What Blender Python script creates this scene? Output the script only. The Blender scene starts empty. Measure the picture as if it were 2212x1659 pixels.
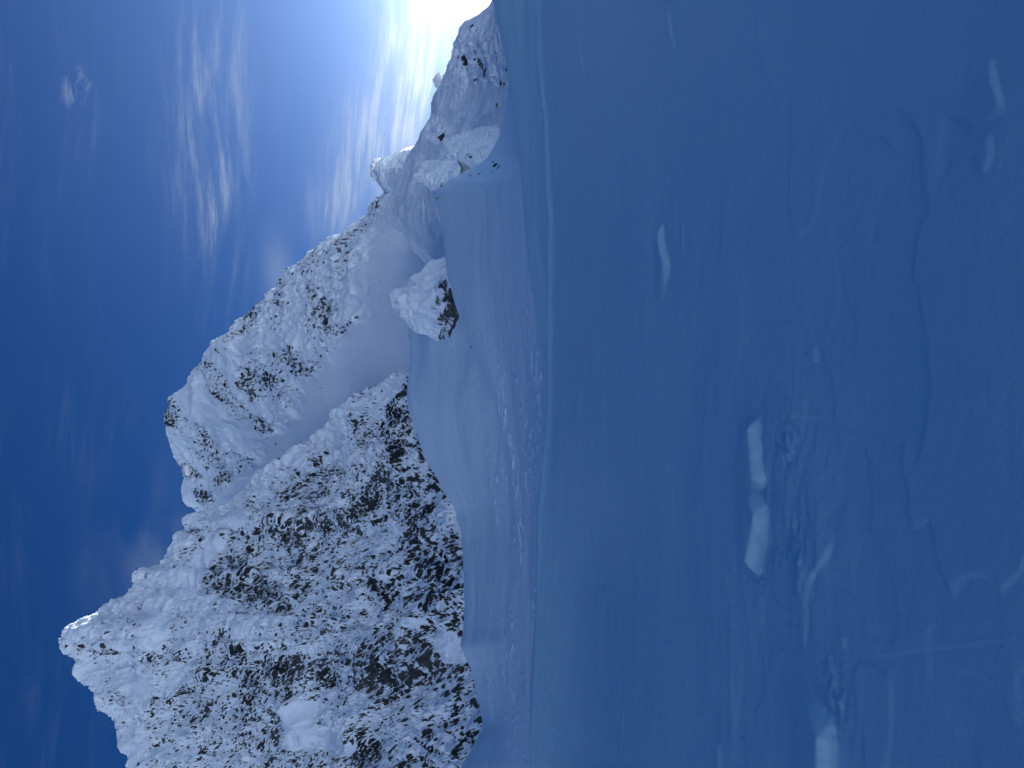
import bpy, math, random
import numpy as np
from mathutils import Matrix, Vector

# ------------------------------------------------------------------ camera, sky, sun, exposure
SC = bpy.context.scene
COL = SC.collection
PITCH = math.radians(12.0)
TAN = 0.721                      # half of the long side, 24 mm equivalent
CAM_Z = 1.6
CP, SP = math.cos(PITCH), math.sin(PITCH)

def direction(X, Y):
    """photograph coordinates (2212 x 1659, stored on its side) -> world direction"""
    u = (829.5 - Y) / 1106.0 * TAN
    v = (1106.0 - X) / 1106.0 * TAN
    d = Vector((u, CP - v * SP, SP + v * CP))
    return d.normalized()

cam_data = bpy.data.cameras.new('camera')
cam_data.sensor_fit = 'HORIZONTAL'
cam_data.angle = 2 * math.atan(TAN)
cam_data.clip_start = 0.05
cam_data.clip_end = 20000
camera = bpy.data.objects.new('camera', cam_data)
COL.objects.link(camera)
# the phone was held upright: the long side of the frame stands vertically
cam_x = Vector((0, SP, -CP))      # image right = world down
cam_y = Vector((1, 0, 0))         # image up = world right
cam_z = Vector((0, -CP, -SP))
M = Matrix((cam_x, cam_y, cam_z)).transposed().to_4x4()
M.translation = Vector((0, 0, CAM_Z))
camera.matrix_world = M
SC.camera = camera

SUN_DIR = direction(1062, -112)
sun_el = math.asin(SUN_DIR.z)
sun_az = math.atan2(SUN_DIR.x, SUN_DIR.y)

world = bpy.data.worlds.new('World')
SC.world = world
world.use_nodes = True
wn, wl = world.node_tree.nodes, world.node_tree.links
wn.clear()

def wmath(op, a, b=None, c=None, clamp=False):
    n = wn.new('ShaderNodeMath'); n.operation = op; n.use_clamp = clamp
    for i, s in enumerate((a, b, c)):
        if s is None: continue
        if isinstance(s, (int, float)): n.inputs[i].default_value = s
        else: wl.new(s, n.inputs[i])
    return n.outputs[0]

def wvec(op, a, b):
    n = wn.new('ShaderNodeVectorMath'); n.operation = op
    for i, s in enumerate((a, b)):
        if isinstance(s, (tuple, Vector)): n.inputs[i].default_value = tuple(s)
        else: wl.new(s, n.inputs[i])
    return n.outputs['Value'] if op in ('DOT_PRODUCT', 'LENGTH') else n.outputs['Vector']

def wscale(col, fac):
    n = wn.new('ShaderNodeVectorMath'); n.operation = 'SCALE'
    if isinstance(col, tuple): n.inputs[0].default_value = col
    else: wl.new(col, n.inputs[0])
    if isinstance(fac, (int, float)): n.inputs['Scale'].default_value = fac
    else: wl.new(fac, n.inputs['Scale'])
    return n.outputs[0]

def wmix(a, b, fac):
    n = wn.new('ShaderNodeMix'); n.data_type = 'RGBA'
    if isinstance(fac, (int, float)): n.inputs[0].default_value = fac
    else: wl.new(fac, n.inputs[0])
    for i, s in ((6, a), (7, b)):
        if isinstance(s, tuple): n.inputs[i].default_value = (*s, 1)
        else: wl.new(s, n.inputs[i])
    return n.outputs[2]

def wnoise(vec, scale, detail, rough, dist=0.0):
    n = wn.new('ShaderNodeTexNoise'); n.inputs['Scale'].default_value = scale
    n.inputs['Detail'].default_value = detail; n.inputs['Roughness'].default_value = rough
    n.inputs['Distortion'].default_value = dist
    wl.new(vec, n.inputs['Vector'])
    return n.outputs['Fac']

def wramp(val, lo, hi):
    n = wn.new('ShaderNodeMapRange'); n.interpolation_type = 'SMOOTHSTEP'
    wl.new(val, n.inputs[0]); n.inputs[1].default_value = lo; n.inputs[2].default_value = hi
    return n.outputs[0]

tc = wn.new('ShaderNodeTexCoord').outputs['Generated']
sky = wn.new('ShaderNodeTexSky')
sky.sky_type = 'NISHITA'
sky.sun_disc = False
sky.sun_elevation = sun_el
sky.sun_rotation = sun_az
sky.altitude = 3000
sky.air_density = 1.0
sky.dust_density = 0.6
sky.ozone_density = 3.0
SKY = 0.05
base = wvec('MULTIPLY', sky.outputs[0], (0.108, 0.326, 0.588))
base = wscale(base, SKY)
wout = wn.new('ShaderNodeOutputWorld')
bg = wn.new('ShaderNodeBackground')
wl.new(bg.outputs[0], wout.inputs[0])
cosang = wvec('DOT_PRODUCT', tc, SUN_DIR)
ang = wmath('ARCCOSINE', wmath('MINIMUM', cosang, 0.99999))       # radians from the sun
deg = wmath('MULTIPLY', ang, 57.2958)
wide = wmath('EXPONENT', wmath('MULTIPLY', deg, -1 / 8.5))
core = wmath('EXPONENT', wmath('MULTIPLY', deg, -1 / 1.35))
base = wvec('ADD', base, wscale((0.27, 0.365, 0.54), wide))
base = wvec('ADD', base, wscale((3.0, 2.4, 1.5), core))

# high cirrus: streaks in the direction vector, gathered in a few banks
sep = wn.new('ShaderNodeSeparateXYZ'); wl.new(tc, sep.inputs[0])
dx, dy, dz = sep.outputs
yy = wmath('MAXIMUM', dy, 0.08)
U = wmath('DIVIDE', dx, yy)
V = wmath('DIVIDE', dz, yy)

def bank(X, Y, rx, ry):
    """soft elliptical patch of sky centred on a direction; rx across elevation, ry along azimuth (radians-ish)"""
    d = direction(X, Y)
    a = wmath('DIVIDE', wmath('SUBTRACT', U, d.x / d.y), ry)
    b = wmath('DIVIDE', wmath('SUBTRACT', V, d.z / d.y), rx)
    r2 = wmath('ADD', wmath('MULTIPLY', a, a), wmath('MULTIPLY', b, b))
    return wmath('EXPONENT', wmath('MULTIPLY', r2, -1.0))

def wcomb(x, y, z):
    n = wn.new('ShaderNodeCombineXYZ')
    for i, s in enumerate((x, y, z)):
        if isinstance(s, (int, float)): n.inputs[i].default_value = s
        else: wl.new(s, n.inputs[i])
    return n.outputs[0]

# slightly fanned streak coordinates
tilt = wmath('ADD', V, wmath('MULTIPLY', U, 0.06))
bend = wmath('MULTIPLY', wmath('SUBTRACT', wnoise(wcomb(U, V, 3.1), 1.6, 1, 0.5), 0.5), 0.16)
tilt2 = wmath('ADD', tilt, bend)
fine_v = wcomb(wmath('MULTIPLY', U, 7.0), wmath('MULTIPLY', tilt2, 60.0), 1.7)
mid_v = wcomb(wmath('MULTIPLY', U, 2.8), wmath('MULTIPLY', tilt2, 17.0), 5.2)
soft_v = wcomb(wmath('MULTIPLY', U, 2.0), wmath('MULTIPLY', V, 3.5), 9.4)
n_fine = wramp(wnoise(fine_v, 1.0, 8, 0.66), 0.40, 0.68)
n_mid = wramp(wnoise(mid_v, 1.0, 8, 0.66, 0.35), 0.40, 0.70)
n_soft = wramp(wnoise(soft_v, 1.6, 4, 0.5), 0.38, 0.66)
wisps = wmath('MULTIPLY', wmath('ADD', wmath('MULTIPLY', n_fine, 0.85), 0.15), n_mid)
b1 = wmath('ADD', bank(450, 200, 0.065, 0.20), wmath('MULTIPLY', bank(465, 470, 0.05, 0.17), 0.85))
b2 = wmath('ADD', bank(890, 160, 0.06, 0.13), wmath('MULTIPLY', bank(800, 330, 0.055, 0.09), 0.8))
b2 = wmath('ADD', b2, wmath('MULTIPLY', bank(715, 450, 0.04, 0.06), 0.5))
b3 = wmath('MULTIPLY', bank(330, 1170, 0.12, 0.10), 0.30)
b3 = wmath('ADD', b3, wmath('MULTIPLY', bank(600, 625, 0.03, 0.09), 0.35))
c1 = wmath('MULTIPLY', wmath('MULTIPLY', wisps, b1), 0.56)
sun_wisps = wmath('ADD', wmath('MULTIPLY', n_fine, 0.75), wmath('MULTIPLY', n_soft, 0.55))
c2 = wmath('MULTIPLY', wmath('ADD', wmath('MULTIPLY', sun_wisps, 0.85), 0.25), b2)
c3 = wmath('MULTIPLY', wmath('MULTIPLY', n_soft, b3), 0.9)
puff = wmath('MULTIPLY', bank(165, 192, 0.020, 0.026),
             wramp(wnoise(wcomb(wmath('MULTIPLY', U, 9), wmath('MULTIPLY', V, 14), 2.2), 2.3, 5, 0.62, 0.6), 0.44, 0.72))
cover = wmath('ADD', wmath('ADD', c1, c2), wmath('ADD', c3, wmath('MULTIPLY', puff, 1.0)), clamp=True)
# faint streaks go on over the rest of the sky
cover = wmath('MAXIMUM', cover, wmath('MULTIPLY', wmath('MULTIPLY', wisps, n_soft), 0.10))
lum = wmath('ADD', 0.115, wmath('MULTIPLY', wide, 0.40))
cloud_col = wvec('ADD', wscale((0.86, 1.05, 1.38), lum), wscale((0.8, 0.7, 0.45), wmath('EXPONENT', wmath('MULTIPLY', deg, -1 / 4.0))))
base = wmix(base, cloud_col, wmath('MINIMUM', cover, 0.93))
wl.new(base, bg.inputs[0])
bg.inputs[1].default_value = 1.0

sun_data = bpy.data.lights.new('sun', 'SUN')
sun_data.energy = 5.0
sun_data.angle = math.radians(0.5)
sun_data.color = (1.0, 0.98, 0.955)
sun = bpy.data.objects.new('sun', sun_data)
COL.objects.link(sun)
sun.rotation_euler = (-SUN_DIR).to_track_quat('-Z', 'Y').to_euler()

vs = SC.view_settings
vs.view_transform = 'Standard'
vs.look = 'None'
vs.gamma = 1.0
vs.use_curve_mapping = False
vs.exposure = 1.9

# ------------------------------------------------------------------ helpers
rng = np.random.default_rng(11)
_perm = rng.permutation(256)
_perm = np.concatenate([_perm, _perm, _perm]).astype(np.int32)
_g = rng.normal(size=(256, 3)); _g /= np.linalg.norm(_g, axis=1)[:, None]
_g = _g.astype(np.float32)

def noise(p, seed=0):
    """gradient noise, p (N,3) -> about -0.7..0.7"""
    p = np.asarray(p, np.float32) + np.float32(seed * 17.37 + 0.13)
    i = np.floor(p).astype(np.int32)
    f = (p - i).astype(np.float32)
    w = f * f * f * (f * (f * 6 - 15) + 10)
    i &= 255
    res = 0
    for cx in (0, 1):
        ax = _perm[(i[:, 0] + cx) & 255]
        wx = w[:, 0] if cx else 1 - w[:, 0]
        for cy in (0, 1):
            ay = _perm[ax + ((i[:, 1] + cy) & 255)]
            wy = wx * (w[:, 1] if cy else 1 - w[:, 1])
            for cz in (0, 1):
                g = _g[_perm[ay + ((i[:, 2] + cz) & 255)]]
                d = g[:, 0] * (f[:, 0] - cx) + g[:, 1] * (f[:, 1] - cy) + g[:, 2] * (f[:, 2] - cz)
                res = res + d * wy * (w[:, 2] if cz else 1 - w[:, 2])
    return res

def fbm(p, octaves=4, gain=0.5, seed=0):
    p = np.asarray(p, np.float32); r = 0; a = 1.0
    for k in range(octaves):
        r = r + a * noise(p, seed + k); p = p * np.float32(2.03); a *= gain
    return r

def ridged(p, octaves=4, gain=0.5, seed=0):
    p = np.asarray(p, np.float32); r = 0; a = 1.0; t = 0
    for k in range(octaves):
        n = 1 - np.abs(noise(p, seed + k)) * 2.6
        r = r + a * n; t += a; p = p * np.float32(2.07); a *= gain
    return r / t            # about 0..1, sharp crests at 1

def sstep(a, b, x):
    t = np.clip((x - a) / (b - a), 0, 1)
    return t * t * (3 - 2 * t)

def pchip(x, y, q):
    """monotone cubic through (x, y[k,...]) at q"""
    x = np.asarray(x, float); y = np.asarray(y, float); q = np.asarray(q, float)
    h = np.diff(x); sh = (slice(None),) + (None,) * (y.ndim - 1)
    dl = np.diff(y, axis=0) / h[sh]
    m = np.zeros_like(y)
    m[0], m[-1] = dl[0], dl[-1]
    if len(x) > 2:
        a, b = dl[:-1], dl[1:]
        w1 = (2 * h[1:] + h[:-1])[sh]; w2 = (h[1:] + 2 * h[:-1])[sh]
        with np.errstate(divide='ignore', invalid='ignore'):
            mm = (w1 + w2) / (w1 / a + w2 / b)
        m[1:-1] = np.where(a * b > 0, mm, 0)
    k = np.clip(np.searchsorted(x, q, side='right') - 1, 0, len(x) - 2)
    t = (q - x[k]) / h[k]
    t = np.clip(t, 0, 1)
    tt = t[sh]; hh = h[k][sh]
    return ((2*tt**3 - 3*tt**2 + 1) * y[k] + (tt**3 - 2*tt**2 + tt) * hh * m[k]
            + (-2*tt**3 + 3*tt**2) * y[k+1] + (tt**3 - tt**2) * hh * m[k+1])

def slope_of(X):
    v = (1106.0 - np.asarray(X, float)) / 1106.0 * TAN
    return (SP + v * CP) / (CP - v * SP)

def unproject(X, Y, d):
    """photograph coordinates and forward distance in metres -> world points"""
    u = (829.5 - np.asarray(Y, float)) / 1106.0 * TAN
    v = (1106.0 - np.asarray(X, float)) / 1106.0 * TAN
    den = CP - v * SP
    return np.stack([u / den * d, d + 0 * u, CAM_Z + (SP + v * CP) / den * d], -1)

def curve(pts, q):
    pts = np.array(pts, float)
    return pchip(pts[:, 0], pts[:, 1], np.clip(q, pts[0, 0], pts[-1, 0]))

def link_mesh(name, verts, faces, mats, parent=None, smooth=True, attrs=None, mat_index=None):
    me = bpy.data.meshes.new(name)
    verts = np.ascontiguousarray(verts, np.float32)
    faces = np.ascontiguousarray(faces, np.int32)
    k = faces.shape[1]
    me.vertices.add(len(verts)); me.vertices.foreach_set('co', verts.ravel())
    me.loops.add(faces.size); me.loops.foreach_set('vertex_index', faces.ravel())
    me.polygons.add(len(faces))
    me.polygons.foreach_set('loop_start', np.arange(0, faces.size, k, dtype=np.int32))
    me.polygons.foreach_set('loop_total', np.full(len(faces), k, np.int32))
    me.polygons.foreach_set('use_smooth', np.full(len(faces), smooth, bool))
    for m in (mats if isinstance(mats, (list, tuple)) else [mats]): me.materials.append(m)
    if attrs:
        for an, av in attrs.items():
            at = me.attributes.new(an, 'FLOAT', 'POINT')
            at.data.foreach_set('value', np.ascontiguousarray(av, np.float32).ravel())
    me.update(calc_edges=True)
    ob = bpy.data.objects.new(name, me)
    COL.objects.link(ob)
    if parent is not None: ob.parent = parent
    return ob

def grid_faces(nr, nc):
    a = np.arange(nr * nc, dtype=np.int32).reshape(nr, nc)
    return np.stack([a[:-1, :-1], a[:-1, 1:], a[1:, 1:], a[1:, :-1]], -1).reshape(-1, 4)

def grid_normals(P):
    du = np.gradient(P, axis=1); dv = np.gradient(P, axis=0)
    n = np.cross(du, dv)
    n /= np.linalg.norm(n, axis=2)[..., None] + 1e-9
    if np.mean(n[..., 2]) < 0: n = -n
    return n

def tag(o, label=None, cat=None, group=None, kind=None):
    if label: o['label'] = label
    if cat: o['category'] = cat
    if group: o['group'] = group
    if kind: o['kind'] = kind
    return o

# ------------------------------------------------------------------ materials
def new_mat(name):
    m = bpy.data.materials.new(name); m.use_nodes = True
    nt = m.node_tree; b = nt.nodes['Principled BSDF']
    return m, nt, b

def nd(nt, kind, **kw):
    n = nt.nodes.new(kind)
    for k, v in kw.items():
        if k in n.inputs: n.inputs[k].default_value = v
        else: setattr(n, k, v)
    return n

def mp(nt, scale, rot=(0, 0, 0)):
    g = nd(nt, 'ShaderNodeNewGeometry'); m = nd(nt, 'ShaderNodeMapping')
    m.inputs['Scale'].default_value = scale; m.inputs['Rotation'].default_value = rot
    nt.links.new(g.outputs['Position'], m.inputs['Vector'])
    return m.outputs[0]

def snow_material(name, color, bumps, rough=0.6):
    m, nt, b = new_mat(name)
    n1 = nd(nt, 'ShaderNodeTexNoise', Scale=bumps[0][0][0], Detail=4.0)
    cr = nd(nt, 'ShaderNodeMix', data_type='RGBA')
    nt.links.new(mp(nt, (0.35, 0.35, 0.35)), n1.inputs['Vector'])
    n1.inputs['Scale'].default_value = 1.0
    c2 = tuple(c * 0.955 for c in color)
    cr.inputs[6].default_value = (*color, 1); cr.inputs[7].default_value = (*c2, 1)
    nt.links.new(n1.outputs['Fac'], cr.inputs[0])
    nt.links.new(cr.outputs[2], b.inputs['Base Color'])
    b.inputs['Roughness'].default_value = rough
    b.inputs['Specular IOR Level'].default_value = 0.25
    prev = None
    for (scale, dist, strength) in bumps:
        n = nd(nt, 'ShaderNodeTexNoise', Scale=1.0, Detail=5.0, Roughness=0.55)
        nt.links.new(mp(nt, scale), n.inputs['Vector'])
        bp = nd(nt, 'ShaderNodeBump', Strength=strength, Distance=dist)
        nt.links.new(n.outputs['Fac'], bp.inputs['Height'])
        if prev: nt.links.new(prev.outputs[0], bp.inputs['Normal'])
        prev = bp
    nt.links.new(prev.outputs[0], b.inputs['Normal'])
    return m

SNOW_SHADE_BLUE = (0.50, 0.80, 0.89)  # blue of the shade put into the near snow's base colour
M_SNOW = snow_material('shade_tinted_snow', SNOW_SHADE_BLUE,
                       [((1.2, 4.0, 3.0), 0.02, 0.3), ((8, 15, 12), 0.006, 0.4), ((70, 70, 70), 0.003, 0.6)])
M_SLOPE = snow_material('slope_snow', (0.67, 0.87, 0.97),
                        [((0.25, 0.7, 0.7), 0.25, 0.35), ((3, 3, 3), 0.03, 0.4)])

M_FAR = snow_material('bounce_snow', (0.94, 0.95, 0.965), [((0.02, 0.02, 0.02), 2.0, 0.3)])  # whiter snow so the unseen hills bounce more light

def rock_color_nodes(nt, scale):
    v = mp(nt, (scale, scale, scale))
    n = nd(nt, 'ShaderNodeTexNoise', Scale=1.0, Detail=8.0, Roughness=0.65)
    nt.links.new(v, n.inputs['Vector'])
    r = nd(nt, 'ShaderNodeValToRGB')
    e = r.color_ramp.elements
    e[0].position = 0.3; e[0].color = (0.006, 0.008, 0.010, 1)
    e[1].position = 0.72; e[1].color = (0.050, 0.055, 0.055, 1)
    x = r.color_ramp.elements.new(0.52); x.color = (0.013, 0.019, 0.023, 1)
    nt.links.new(n.outputs['Fac'], r.inputs[0])
    return r.outputs[0], n.outputs['Fac']

def rime_face_material(name, k=1.0):
    """snow plastered rock: 'rock' attribute says how bare, fine noise breaks up its edge"""
    m, nt, b = new_mat(name)
    L = nt.links.new
    at = nd(nt, 'ShaderNodeAttribute'); at.attribute_name = 'rock'
    f1 = nd(nt, 'ShaderNodeTexNoise', Scale=1.0, Detail=6.0, Roughness=0.7)
    L(mp(nt, (2.5 * k, 2.5 * k, 1.4 * k)), f1.inputs['Vector'])
    s = nd(nt, 'ShaderNodeMath', operation='MULTIPLY_ADD')
    L(f1.outputs['Fac'], s.inputs[0]); s.inputs[1].default_value = 0.55
    L(at.outputs['Fac'], s.inputs[2])
    mr = nd(nt, 'ShaderNodeMapRange', interpolation_type='SMOOTHSTEP')
    L(s.outputs[0], mr.inputs[0]); mr.inputs[1].default_value = 0.735; mr.inputs[2].default_value = 0.85
    rc, rf = rock_color_nodes(nt, 0.35)
    n2 = nd(nt, 'ShaderNodeTexNoise', Scale=1.0, Detail=4.0)
    L(mp(nt, (0.12, 0.12, 0.12)), n2.inputs['Vector'])
    sn = nd(nt, 'ShaderNodeMix', data_type='RGBA')
    sn.inputs[6].default_value = (0.81, 0.92, 0.985, 1); sn.inputs[7].default_value = (0.73, 0.85, 0.93, 1)
    L(n2.outputs['Fac'], sn.inputs[0])
    mx = nd(nt, 'ShaderNodeMix', data_type='RGBA')
    n4 = nd(nt, 'ShaderNodeTexNoise', Scale=1.0, Detail=3.0)
    L(mp(nt, (0.045, 0.045, 0.045)), n4.inputs['Vector'])
    du = nd(nt, 'ShaderNodeMapRange'); L(n4.outputs['Fac'], du.inputs[0])
    du.inputs[1].default_value = 0.35; du.inputs[2].default_value = 0.6; du.inputs[3].default_value = 0.95; du.inputs[4].default_value = 1.0
    dm = nd(nt, 'ShaderNodeMath', operation='MULTIPLY'); L(mr.outputs[0], dm.inputs[0]); L(du.outputs[0], dm.inputs[1])
    L(dm.outputs[0], mx.inputs[0]); L(sn.outputs[2], mx.inputs[6]); L(rc, mx.inputs[7])
    L(mx.outputs[2], b.inputs['Base Color'])
    b.inputs['Roughness'].default_value = 0.75
    b.inputs['Specular IOR Level'].default_value = 0.2
    # snow stands proud of the bare rock, fine rime relief on top
    inv = nd(nt, 'ShaderNodeMath', operation='SUBTRACT'); inv.inputs[0].default_value = 1.0
    L(mr.outputs[0], inv.inputs[1])
    b1 = nd(nt, 'ShaderNodeBump', Strength=0.7, Distance=0.35 / k)
    L(inv.outputs[0], b1.inputs['Height'])
    f2 = nd(nt, 'ShaderNodeTexNoise', Scale=1.0, Detail=7.0, Roughness=0.62)
    L(mp(nt, (0.5 * k,) * 3), f2.inputs['Vector'])
    b2 = nd(nt, 'ShaderNodeBump', Strength=0.85, Distance=0.9 / k)
    L(f2.outputs['Fac'], b2.inputs['Height']); L(b1.outputs[0], b2.inputs['Normal'])
    L(b2.outputs[0], b.inputs['Normal'])
    return m
M_FACE = rime_face_material('rime_covered_rock')
M_OUT = rime_face_material('rime_covered_outcrop', 2.2)

def bare_rock_material(name, snow_amount, scale):
    m, nt, b = new_mat(name)
    L = nt.links.new
    rc, rf = rock_color_nodes(nt, scale)
    g = nd(nt, 'ShaderNodeNewGeometry')
    sp = nd(nt, 'ShaderNodeSeparateXYZ'); L(g.outputs['Normal'], sp.inputs[0])
    f = nd(nt, 'ShaderNodeTexNoise', Scale=1.0, Detail=5.0, Roughness=0.7)
    L(mp(nt, (scale * 2.2,) * 3), f.inputs['Vector'])
    a = nd(nt, 'ShaderNodeMath', operation='MULTIPLY_ADD')
    L(f.outputs['Fac'], a.inputs[0]); a.inputs[1].default_value = 1.5; L(sp.outputs[2], a.inputs[2])
    mr = nd(nt, 'ShaderNodeMapRange', interpolation_type='SMOOTHSTEP')
    L(a.outputs[0], mr.inputs[0])
    mr.inputs[1].default_value = 1.45 - snow_amount; mr.inputs[2].default_value = 1.55 - snow_amount
    mx = nd(nt, 'ShaderNodeMix', data_type='RGBA')
    L(mr.outputs[0], mx.inputs[0]); L(rc, mx.inputs[6]); mx.inputs[7].default_value = (0.9, 0.92, 0.95, 1)
    L(mx.outputs[2], b.inputs['Base Color'])
    b.inputs['Roughness'].default_value = 0.8
    b1 = nd(nt, 'ShaderNodeBump', Strength=0.8, Distance=0.15)
    L(rf, b1.inputs['Height']); L(b1.outputs[0], b.inputs['Normal'])
    return m
M_ROCK = bare_rock_material('dark_rock', 0.15, 0.8)
M_RIME = bare_rock_material('rime_boulder', 1.75, 0.5)

# ------------------------------------------------------------------ terrain layers built row by row
def make_columns(lo, hi, step, wide=None):
    fine = np.arange(lo, hi + 0.1, step)
    left, right = wide if wide else (lo, hi)
    a = np.arange(left, lo, 14.0); b = np.arange(hi + 14, right + 1, 14.0)
    return np.concatenate([a, fine, b])

class Layer:
    def __init__(self, rows, counts, cols):
        """rows: ('img', [(Y,X)...], [(Y,depth)...]) or ('off', dx, dy, dz) from the row before"""
        K = []
        for r in rows:
            if r[0] == 'img':
                K.append(unproject(curve(r[1], cols), cols, curve(r[2], cols)))
            else:
                K.append(K[-1] + np.array(r[1:4], float))
        K = np.array(K)                                  # k, col, 3
        q = np.concatenate([np.linspace(i, i + 1, c, endpoint=False) for i, c in enumerate(counts)] + [[len(rows) - 1]])
        self.P = pchip(np.arange(len(rows)), K, q)
        self.q = q; self.cols = cols
        self.nr, self.nc = self.P.shape[:2]
        # photograph coordinates of each base point, for saying which part of the slope is which
        rel = self.P - np.array([0, 0, CAM_Z])
        f = rel[..., 1] * CP + rel[..., 2] * SP
        up = -rel[..., 1] * SP + rel[..., 2] * CP
        self.X = 1106 - up / f / TAN * 1106
        self.Y = np.broadcast_to(cols, (self.nr, self.nc))
        self.Q = np.broadcast_to(q[:, None], (self.nr, self.nc))
        self.N = grid_normals(self.P)
    def flat(self): return self.P.reshape(-1, 3)
    def push(self, amount, direction=None):
        a = np.asarray(amount).reshape(self.nr, self.nc, 1)
        self.P = self.P + (self.N if direction is None else np.array(direction)) * a
    def renormal(self): self.N = grid_normals(self.P)
    def reproject(self):
        rel = self.P - np.array([0, 0, CAM_Z])
        f = rel[..., 1] * CP + rel[..., 2] * SP
        up = -rel[..., 1] * SP + rel[..., 2] * CP
        self.X = 1106 - up / f / TAN * 1106
        self.Y = 829.5 - rel[..., 0] / f / TAN * 1106
    def at(self, x, y, top=3.0):
        """surface point, normal and metres per photograph unit nearest to a place on the slope"""
        d = (self.X - x) ** 2 + (self.Y - y) ** 2 + 1e6 * (self.Q > top)
        i = np.unravel_index(np.argmin(d), d.shape)
        P, n = self.P[i], self.N[i]
        return P, n, P[1] * TAN / 1106 * 1.05
    def build(self, name, mat, attrs=None, face_mask=None, parent=None):
        F = grid_faces(self.nr, self.nc)
        return link_mesh(name, self.flat(), F, mat, attrs=attrs, parent=parent)

def region(X, Y, pts, soft):
    """soft union of discs (X, Y, radius, weight) in slope coordinates"""
    r = np.zeros(X.shape)
    for (x, y, rad, w) in pts:
        d = np.sqrt((X - x) ** 2 + (Y - y) ** 2)
        r = np.maximum(r, w * (1 - sstep(rad * (1 - soft), rad * (1 + soft), d)))
    return r

# ---- distant hills and valley all round, added unseen behind the camera to bounce sunlight
def far_terrain():
    th = np.linspace(-math.pi, math.pi, 361)
    r = np.geomspace(55, 9000, 150)
    R, T = np.meshgrid(r, th, indexing='ij')
    x, y = R * np.sin(T), R * np.cos(T)
    fwd = sstep(-0.15, 0.75, np.cos(T))
    p = np.stack([x, y, 0 * x], -1).reshape(-1, 3) / 900.0
    h = ridged(p, 6, 0.5, 31).reshape(R.shape)
    # behind: a deep valley whose far side climbs slowly, tilted to bounce sunlight
    back = np.interp(R, [55, 110, 700, 1300, 2000, 5200, 9000], [-16, -40, -270, -400, -330, 130, 200])
    back = back + 260 * sstep(900, 3600, R) * (h - 0.55)
    rise = sstep(350, 1900, R)
    front = 0.05 * np.minimum(R, 300) - 30 + rise * (60 + 320 * np.maximum(h - 0.4, 0))
    # behind the ridge that hides the sun the ground falls away
    az = T - math.atan2(SUN_DIR.x, SUN_DIR.y)
    low = np.exp(-(az / 0.55) ** 2)
    z = back * (1 - fwd) + front * fwd
    z = z * (1 - low) + (-60) * low
    P = np.stack([x, y, z], -1)
    o = link_mesh('bounce_hills', P.reshape(-1, 3), grid_faces(*R.shape), M_FAR)
    tag(o, 'unseen snow covered hills and valley around the slope, added to bounce sunlight', kind='structure')
far_terrain()

# ---- near snow field (polar sheet round the viewpoint)
GROUND_A = 0.170
def crest_slope(qx):
    """z/y of the crest as a function of x/y"""
    Yc = 829.5 - qx * CP / TAN * 1106
    return slope_of(curve([(-600, 1135), (0, 1155), (300, 1172), (600, 1182), (750, 1182), (950, 1174), (1200, 1162), (1660, 1150), (2300, 1140)], Yc))

def ground_base(x, y):
    z = GROUND_A * y
    # the field steepens to a rounded crest about 48 m ahead and falls beyond it
    qx = np.where(y > 1, x / np.maximum(y, 1), np.clip(x, -1.2, 1.2))
    cz = crest_slope(np.clip(qx, -1.3, 1.3)) * 48 + CAM_Z
    extra = cz - GROUND_A * 48
    t = np.clip((y - 4) / 44, 0, None)
    z = z + extra * t ** (1.5 + 0.5 * sstep(0.0, -0.35, qx)) * (y > 4)
    lip = 0.42 * sstep(-0.35, -0.05, qx)
    z = z - lip * sstep(14, 40, y) * (1 - np.exp(-np.maximum(48 - y, 0) / 0.8))
    soft = 1.9 * sstep(-0.05, -0.30, qx)
    z = z - soft * sstep(6, 40, y) * (1 - np.exp(-np.maximum(48 - y, 0) / 9.0))
    wav = 0.35 * noise(np.stack([x / 9, y / 30, 0 * x], -1).reshape(-1, 3), 77).reshape(x.shape) + 0.12 * noise(np.stack([x / 2.5, y / 9, 0 * x], -1).reshape(-1, 3), 78).reshape(x.shape)
    z = z + wav * sstep(20, 46, y)
    over = np.maximum(y - 48, 0)
    z = z - 0.022 * over ** 2 / (1 + over * 0.05)
    # behind the camera the slope goes on falling
    z = np.where(y < 0, 0.19 * y, z)
    return z

def ground_point(X, Y):
    """where the sight line through photograph point X,Y meets the near field"""
    d = direction(X, Y)
    t = (0 - CAM_Z) / (d.z - GROUND_A * d.y)
    return np.array([d.x * t, d.y * t])

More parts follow.
